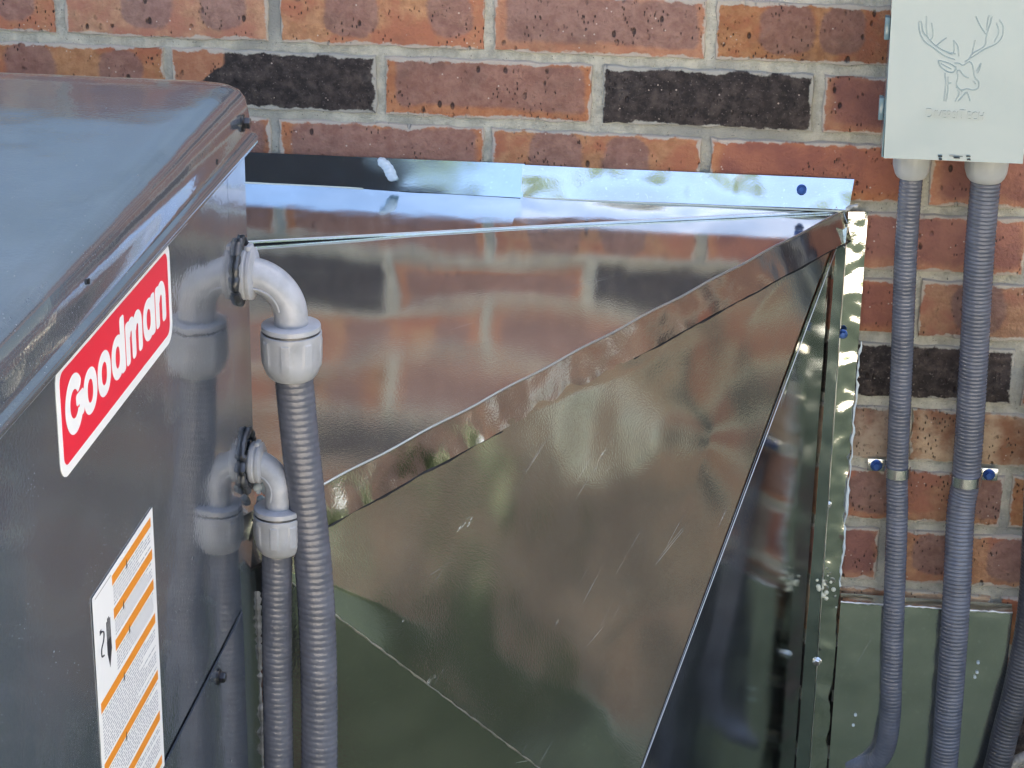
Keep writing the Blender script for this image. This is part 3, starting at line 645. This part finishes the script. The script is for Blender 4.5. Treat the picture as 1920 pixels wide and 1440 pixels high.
clamp('zinc clamp on the slim conduit with its blue screw on the left',(.8238,-.0165,-.4055),.0114,-1)
clamp('zinc clamp on the thicker conduit with its blue screw on the right',(.8918,-.0185,-.4085),.0147,1)

# ---------------------------------------------------------------- electrical box
bx=empty('electrical_box','pale grey-green glossy disconnect box with embossed deer head at top right','electrical box')
X0,X1,Z0=.7800,.9097,-.0605
m=MB(); m.box((X0+.003,-.082,Z0+.002),(X1-.003,-.001,.175)); m.build('back_box',M_box,bx,30,bevel=.002)
k=.0905
def covd(x,z): p=(x,-k,z); return .0018*nz(p,9,4)+.0005*nz(p,22,2)
cov=patch((X0+.0026,-k,Z0),(X1,-k,Z0+.0002),(X1-.001,-k,.18),(X0-.0022,-k,.18),80,120,lambda u,v,p:covd(p.x,p.z),.0022).build('cover',M_box,bx,50)
b=MB(); b.box((X0+.0005,-.0885,Z0+.0001),(X0+.0020,-.045,.178)); b.box((X1-.0020,-.0885,Z0+.0001),(X1-.0005,-.045,.178)); b.box((X0+.0021,-.0884,Z0+.0002),(X1-.0021,-.048,Z0+.0016)); b.build('cover_flange',M_box,bx,30,bevel=.0004)
for z in (.0575,-.018):
    b=MB(); b.box((X0-.0045,-.076,z-.0105),(X0+.0003,-.062,z+.0105)); b.build('hinge',M_box,bx,30,bevel=.0010)
def em(x,y):
    p=hitY(1640+x*.2639,y*.2639,-.0906); p=V(p); p.y=-.0905-covd(p.x,p.z)+.0001; return p
def smo(pts,r=.00055):
    return MB().tube(spline([em(*p) for p in pts],len(pts)*6),r,8)
deer=[[(570,425),(500,400),(430,350),(350,290),(318,220),(315,150)],[(575,385),(500,365),(445,335),(395,290),(370,240),(368,115)],[(395,290),(415,250),(405,165)],[(330,150),(345,230),(372,262)],
 [(440,325),(475,295),(512,268)],[(500,365),(545,385),(565,350),(560,288)],[(560,288),(590,330),(597,400)],
 [(640,440),(700,402),(780,350),(860,312),(903,262),(912,190),(885,140)],[(665,425),(700,378),(780,326),(795,250),(835,115)],[(790,245),(750,185),(718,115)],[(812,110),(800,160),(795,215)],[(668,425),(690,380),(712,285)],[(850,300),(880,225),(865,160)],
 [(450,430),(470,475),(520,512),(560,512),(572,480),(520,448),(450,430)],[(470,452),(510,475),(545,492)],[(722,505),(755,452),(740,500),(728,520)],
 [(565,450),(600,452),(630,465),(665,440),(690,452),(700,490),(712,550),(740,585),(735,625),(700,640),(660,632),(610,640),(580,605)],[(580,520),(600,500),(635,540),(668,556)],[(575,470),(590,540),(578,600)],[(700,575),(718,600)],
 [(498,520),(505,600),(490,720)],[(522,545),(520,640),(505,720)],[(545,590),(525,595)],[(585,640),(600,665),(572,722)],[(650,655),(610,700),(590,720)],[(655,655),(670,690),(680,720)],[(575,620),(600,630),(620,655)]]
dm=MB()
for l_ in deer:
    t=smo(l_); dm.add(t.v,t.f)
dm.build('deer_emblem',M_box,bx,60)
def text(body,size,loc,mat,parent,name,ext=.0004,sx=1):
    cu=bpy.data.curves.new(name,'FONT'); cu.body=body; cu.size=size; cu.extrude=ext; cu.align_x='LEFT'; cu.space_character=1.0
    o=bpy.data.objects.new(name,cu); COL.objects.link(o); bpy.context.view_layer.update()
    dg=bpy.context.evaluated_depsgraph_get(); me=bpy.data.meshes.new_from_object(o.evaluated_get(dg)); bpy.data.objects.remove(o)
    o=bpy.data.objects.new(name,me); COL.objects.link(o); me.materials.clear(); me.materials.append(mat)
    mw=max(v.co.x for v in me.vertices); 
    for v in me.vertices: v.co.x*=sx
    for v in me.vertices:
        x,y,z=v.co; X_=loc[0]+x; Z_=loc[2]+y; v.co=(X_,-.0905-covd(X_,Z_)-z-.0001,Z_)
    o.parent=parent; return mw*sx
# raised lettering, first letters of each word larger
tx=em(356,835); adv=tx.x; cell=(em(815,835).x-tx.x)
words=[('D',1.22),('IVERSI',1.0),('T',1.22),('ECH',1.0)]
tot=0; base=.0105
for body,s_ in words:
    wd=text(body,base*s_,(adv,-.0913,tx.z),M_box,bx,'lettering',.0009,.80); adv+=wd+.0009
print('lettering spans',tx.x,adv,'target',tx.x+cell)
for (a,b_,c_,d_) in ((450,1102,480,1112),(530,1103,625,1110),(560,1114,605,1124),(650,1104,680,1112),(455,1122,478,1134),(655,1126,680,1136)):
    p=em(a,b_); q=em(c_,d_); m=MB(); m.box((p.x,-.0923,q.z),(q.x,-.0916,p.z)); m.build('cover_slot',M_hole,bx,0)

# ---------------------------------------------------------------- trees beyond the patio (seen in the metal)
M_leaf=ground_material('leaf',(.07,.11,.025),(.15,.18,.06),8); M_bark=simple('bark',(.12,.09,.06),.9,0,.8,20)
def tree(x,y,h,r,label,seed):
    rd=random.Random(seed); e=empty('broadleaf_tree',label,'tree','trees beyond the patio')
    b=MB(); b.tube([(x,y,GZ-.1),(x+.1,y,GZ+h*.25),(x-.05,y+.1,GZ+h*.5),(x,y,GZ+h*.8)],[.22,.17,.12,.04],10)
    for q in range(6):
        a=q*1.05+rd.random(); b.tube([(x,y,GZ+h*(.35+.05*q)),(x+math.cos(a)*r*.4,y+math.sin(a)*r*.4,GZ+h*(.5+.05*q)),(x+math.cos(a)*r*.75,y+math.sin(a)*r*.75,GZ+h*(.62+.04*q))],[.08,.05,.02],6)
    b.build('trunk',M_bark,e,60)
    b=MB(); cl=[(V((x,y,GZ+h*.68))+V((rd.gauss(0,r*.45),rd.gauss(0,r*.45),rd.gauss(0,h*.14))),r*rd.uniform(.25,.45)) for _ in range(16)]
    for _ in range(5000):
        c_,rr_=rd.choice(cl); p=c_+V((rd.gauss(0,1),rd.gauss(0,1),rd.gauss(0,.8))).normalized()*rr_*rd.uniform(.5,1.05); s_=rd.uniform(.06,.13)
        u=V((rd.gauss(0,1),rd.gauss(0,1),rd.gauss(0,1))).normalized(); v=u.orthogonal().normalized()*s_; u=u*s_
        b.add([p-u,p-v*.6,p+u,p+v*.6],[(0,1,2,3)])
    b.build('crown',M_leaf,e,0)
for q,(x,y,h,r,l_) in enumerate(((-7,-13,7,3.0,'wide leafy tree farthest left beyond the patio'),(-1.5,-15,8,3.2,'tall leafy tree left of middle beyond the patio'),(4,-14,6.5,2.8,'round leafy tree right of middle beyond the patio'),(10,-12,7.5,3.2,'spreading leafy tree at right beyond the patio'),(14,-4,6,2.6,'leafy tree standing beside the house corner'))): tree(x,y,h,r,l_,q)

def shrub(x,y,h,r,label,seed):  # out-of-view foliage, added to mottle the reflections in the front sheet
    rd=random.Random(seed); e=empty('reflection_shrub',label,'shrub','unseen shrubs added for the duct reflection'); b=MB()
    for q in range(7):
        a=q*.9+rd.random(); b.tube([(x,y,GZ),(x+math.cos(a)*r*.4,y+math.sin(a)*r*.4,GZ+h*.45),(x+math.cos(a)*r*.8,y+math.sin(a)*r*.7,GZ+h*.85)],[.012,.008,.003],6)
    b.build('stem',M_bark,e,60); b=MB()
    for _ in range(1500):
        p=V((x+rd.gauss(0,r*.42),y+rd.gauss(0,r*.34),GZ+h*rd.uniform(.15,1))); p.y=min(p.y,-.06); s_=rd.uniform(.018,.038)
        u=V((rd.gauss(0,1),rd.gauss(0,1),rd.gauss(0,1))).normalized(); v=u.orthogonal().normalized()*s_*.55; u=u*s_
        b.add([p-u,p-v,p+u,p+v],[(0,1,2,3)])
    b.build('foliage',M_leaf,e,0)
shrub(2.75,-.34,.50,.26,'low unseen shrub past the added hood, put in to mottle the duct reflection',9)
shrub(4.3,-.50,.85,.40,'taller unseen shrub nearer the cabinet, put in to mottle the duct reflection',4)
shrub(5.5,-.45,.6,.38,'smaller unseen shrub nearer the corner, put in to mottle the duct reflection',5)
vh=empty('reflection_hood','added unseen cream hood that puts a pale patch in the duct reflection','reflection prop')  # out of view, added to give the front sheet a pale reflected patch
M_cream=simple('cream_plastic',(.74,.68,.54),.4)
b=MB(); b.box((1.78,-.012,-.42),(1.98,-.001,-.24)); b.build('mounting_plate',M_cream,vh,30,bevel=.002)
b=MB(); b.prism([(-.012,-.255),(-.085,-.30),(-.085,-.40),(-.012,-.405)],lambda u,v,h:(h,u,v),1.80,1.96); b.build('hood',M_cream,vh,30,bevel=.003)
for q in range(3):
    b=MB(); b.box((1.81,-.094,-.335-.026*q),(1.95,-.0855,-.331-.026*q)); b.build('louvre',M_cream,vh,30)

b=MB()
for _ in range(9):
    r=random.uniform(.0018,.0042); b.lathe((.325+random.gauss(0,.002),-.688+random.gauss(0,.003),-.170+random.gauss(0,.006)),(.3,-1,random.uniform(-.4,.4)),[(r*.6,-r*.8),(r,0),(r*.8,r*.7),(r*.3,r)],9)
b.build('corner_sealant',M_silic,unit,60)
hexscrew((XS+.0005,-.6835,-.222),(1,-.3,0),.0030,M_zinc,unit)
b=MB(); b.prism([(-.004,-.184),(.010,-.1925),(.006,-.210),(-.003,-.206)],lambda u,v,h:(XS+.003+u,-.684-h,v),0,.0012); b.build('bent_corner_tab',M_lower,duct,0)
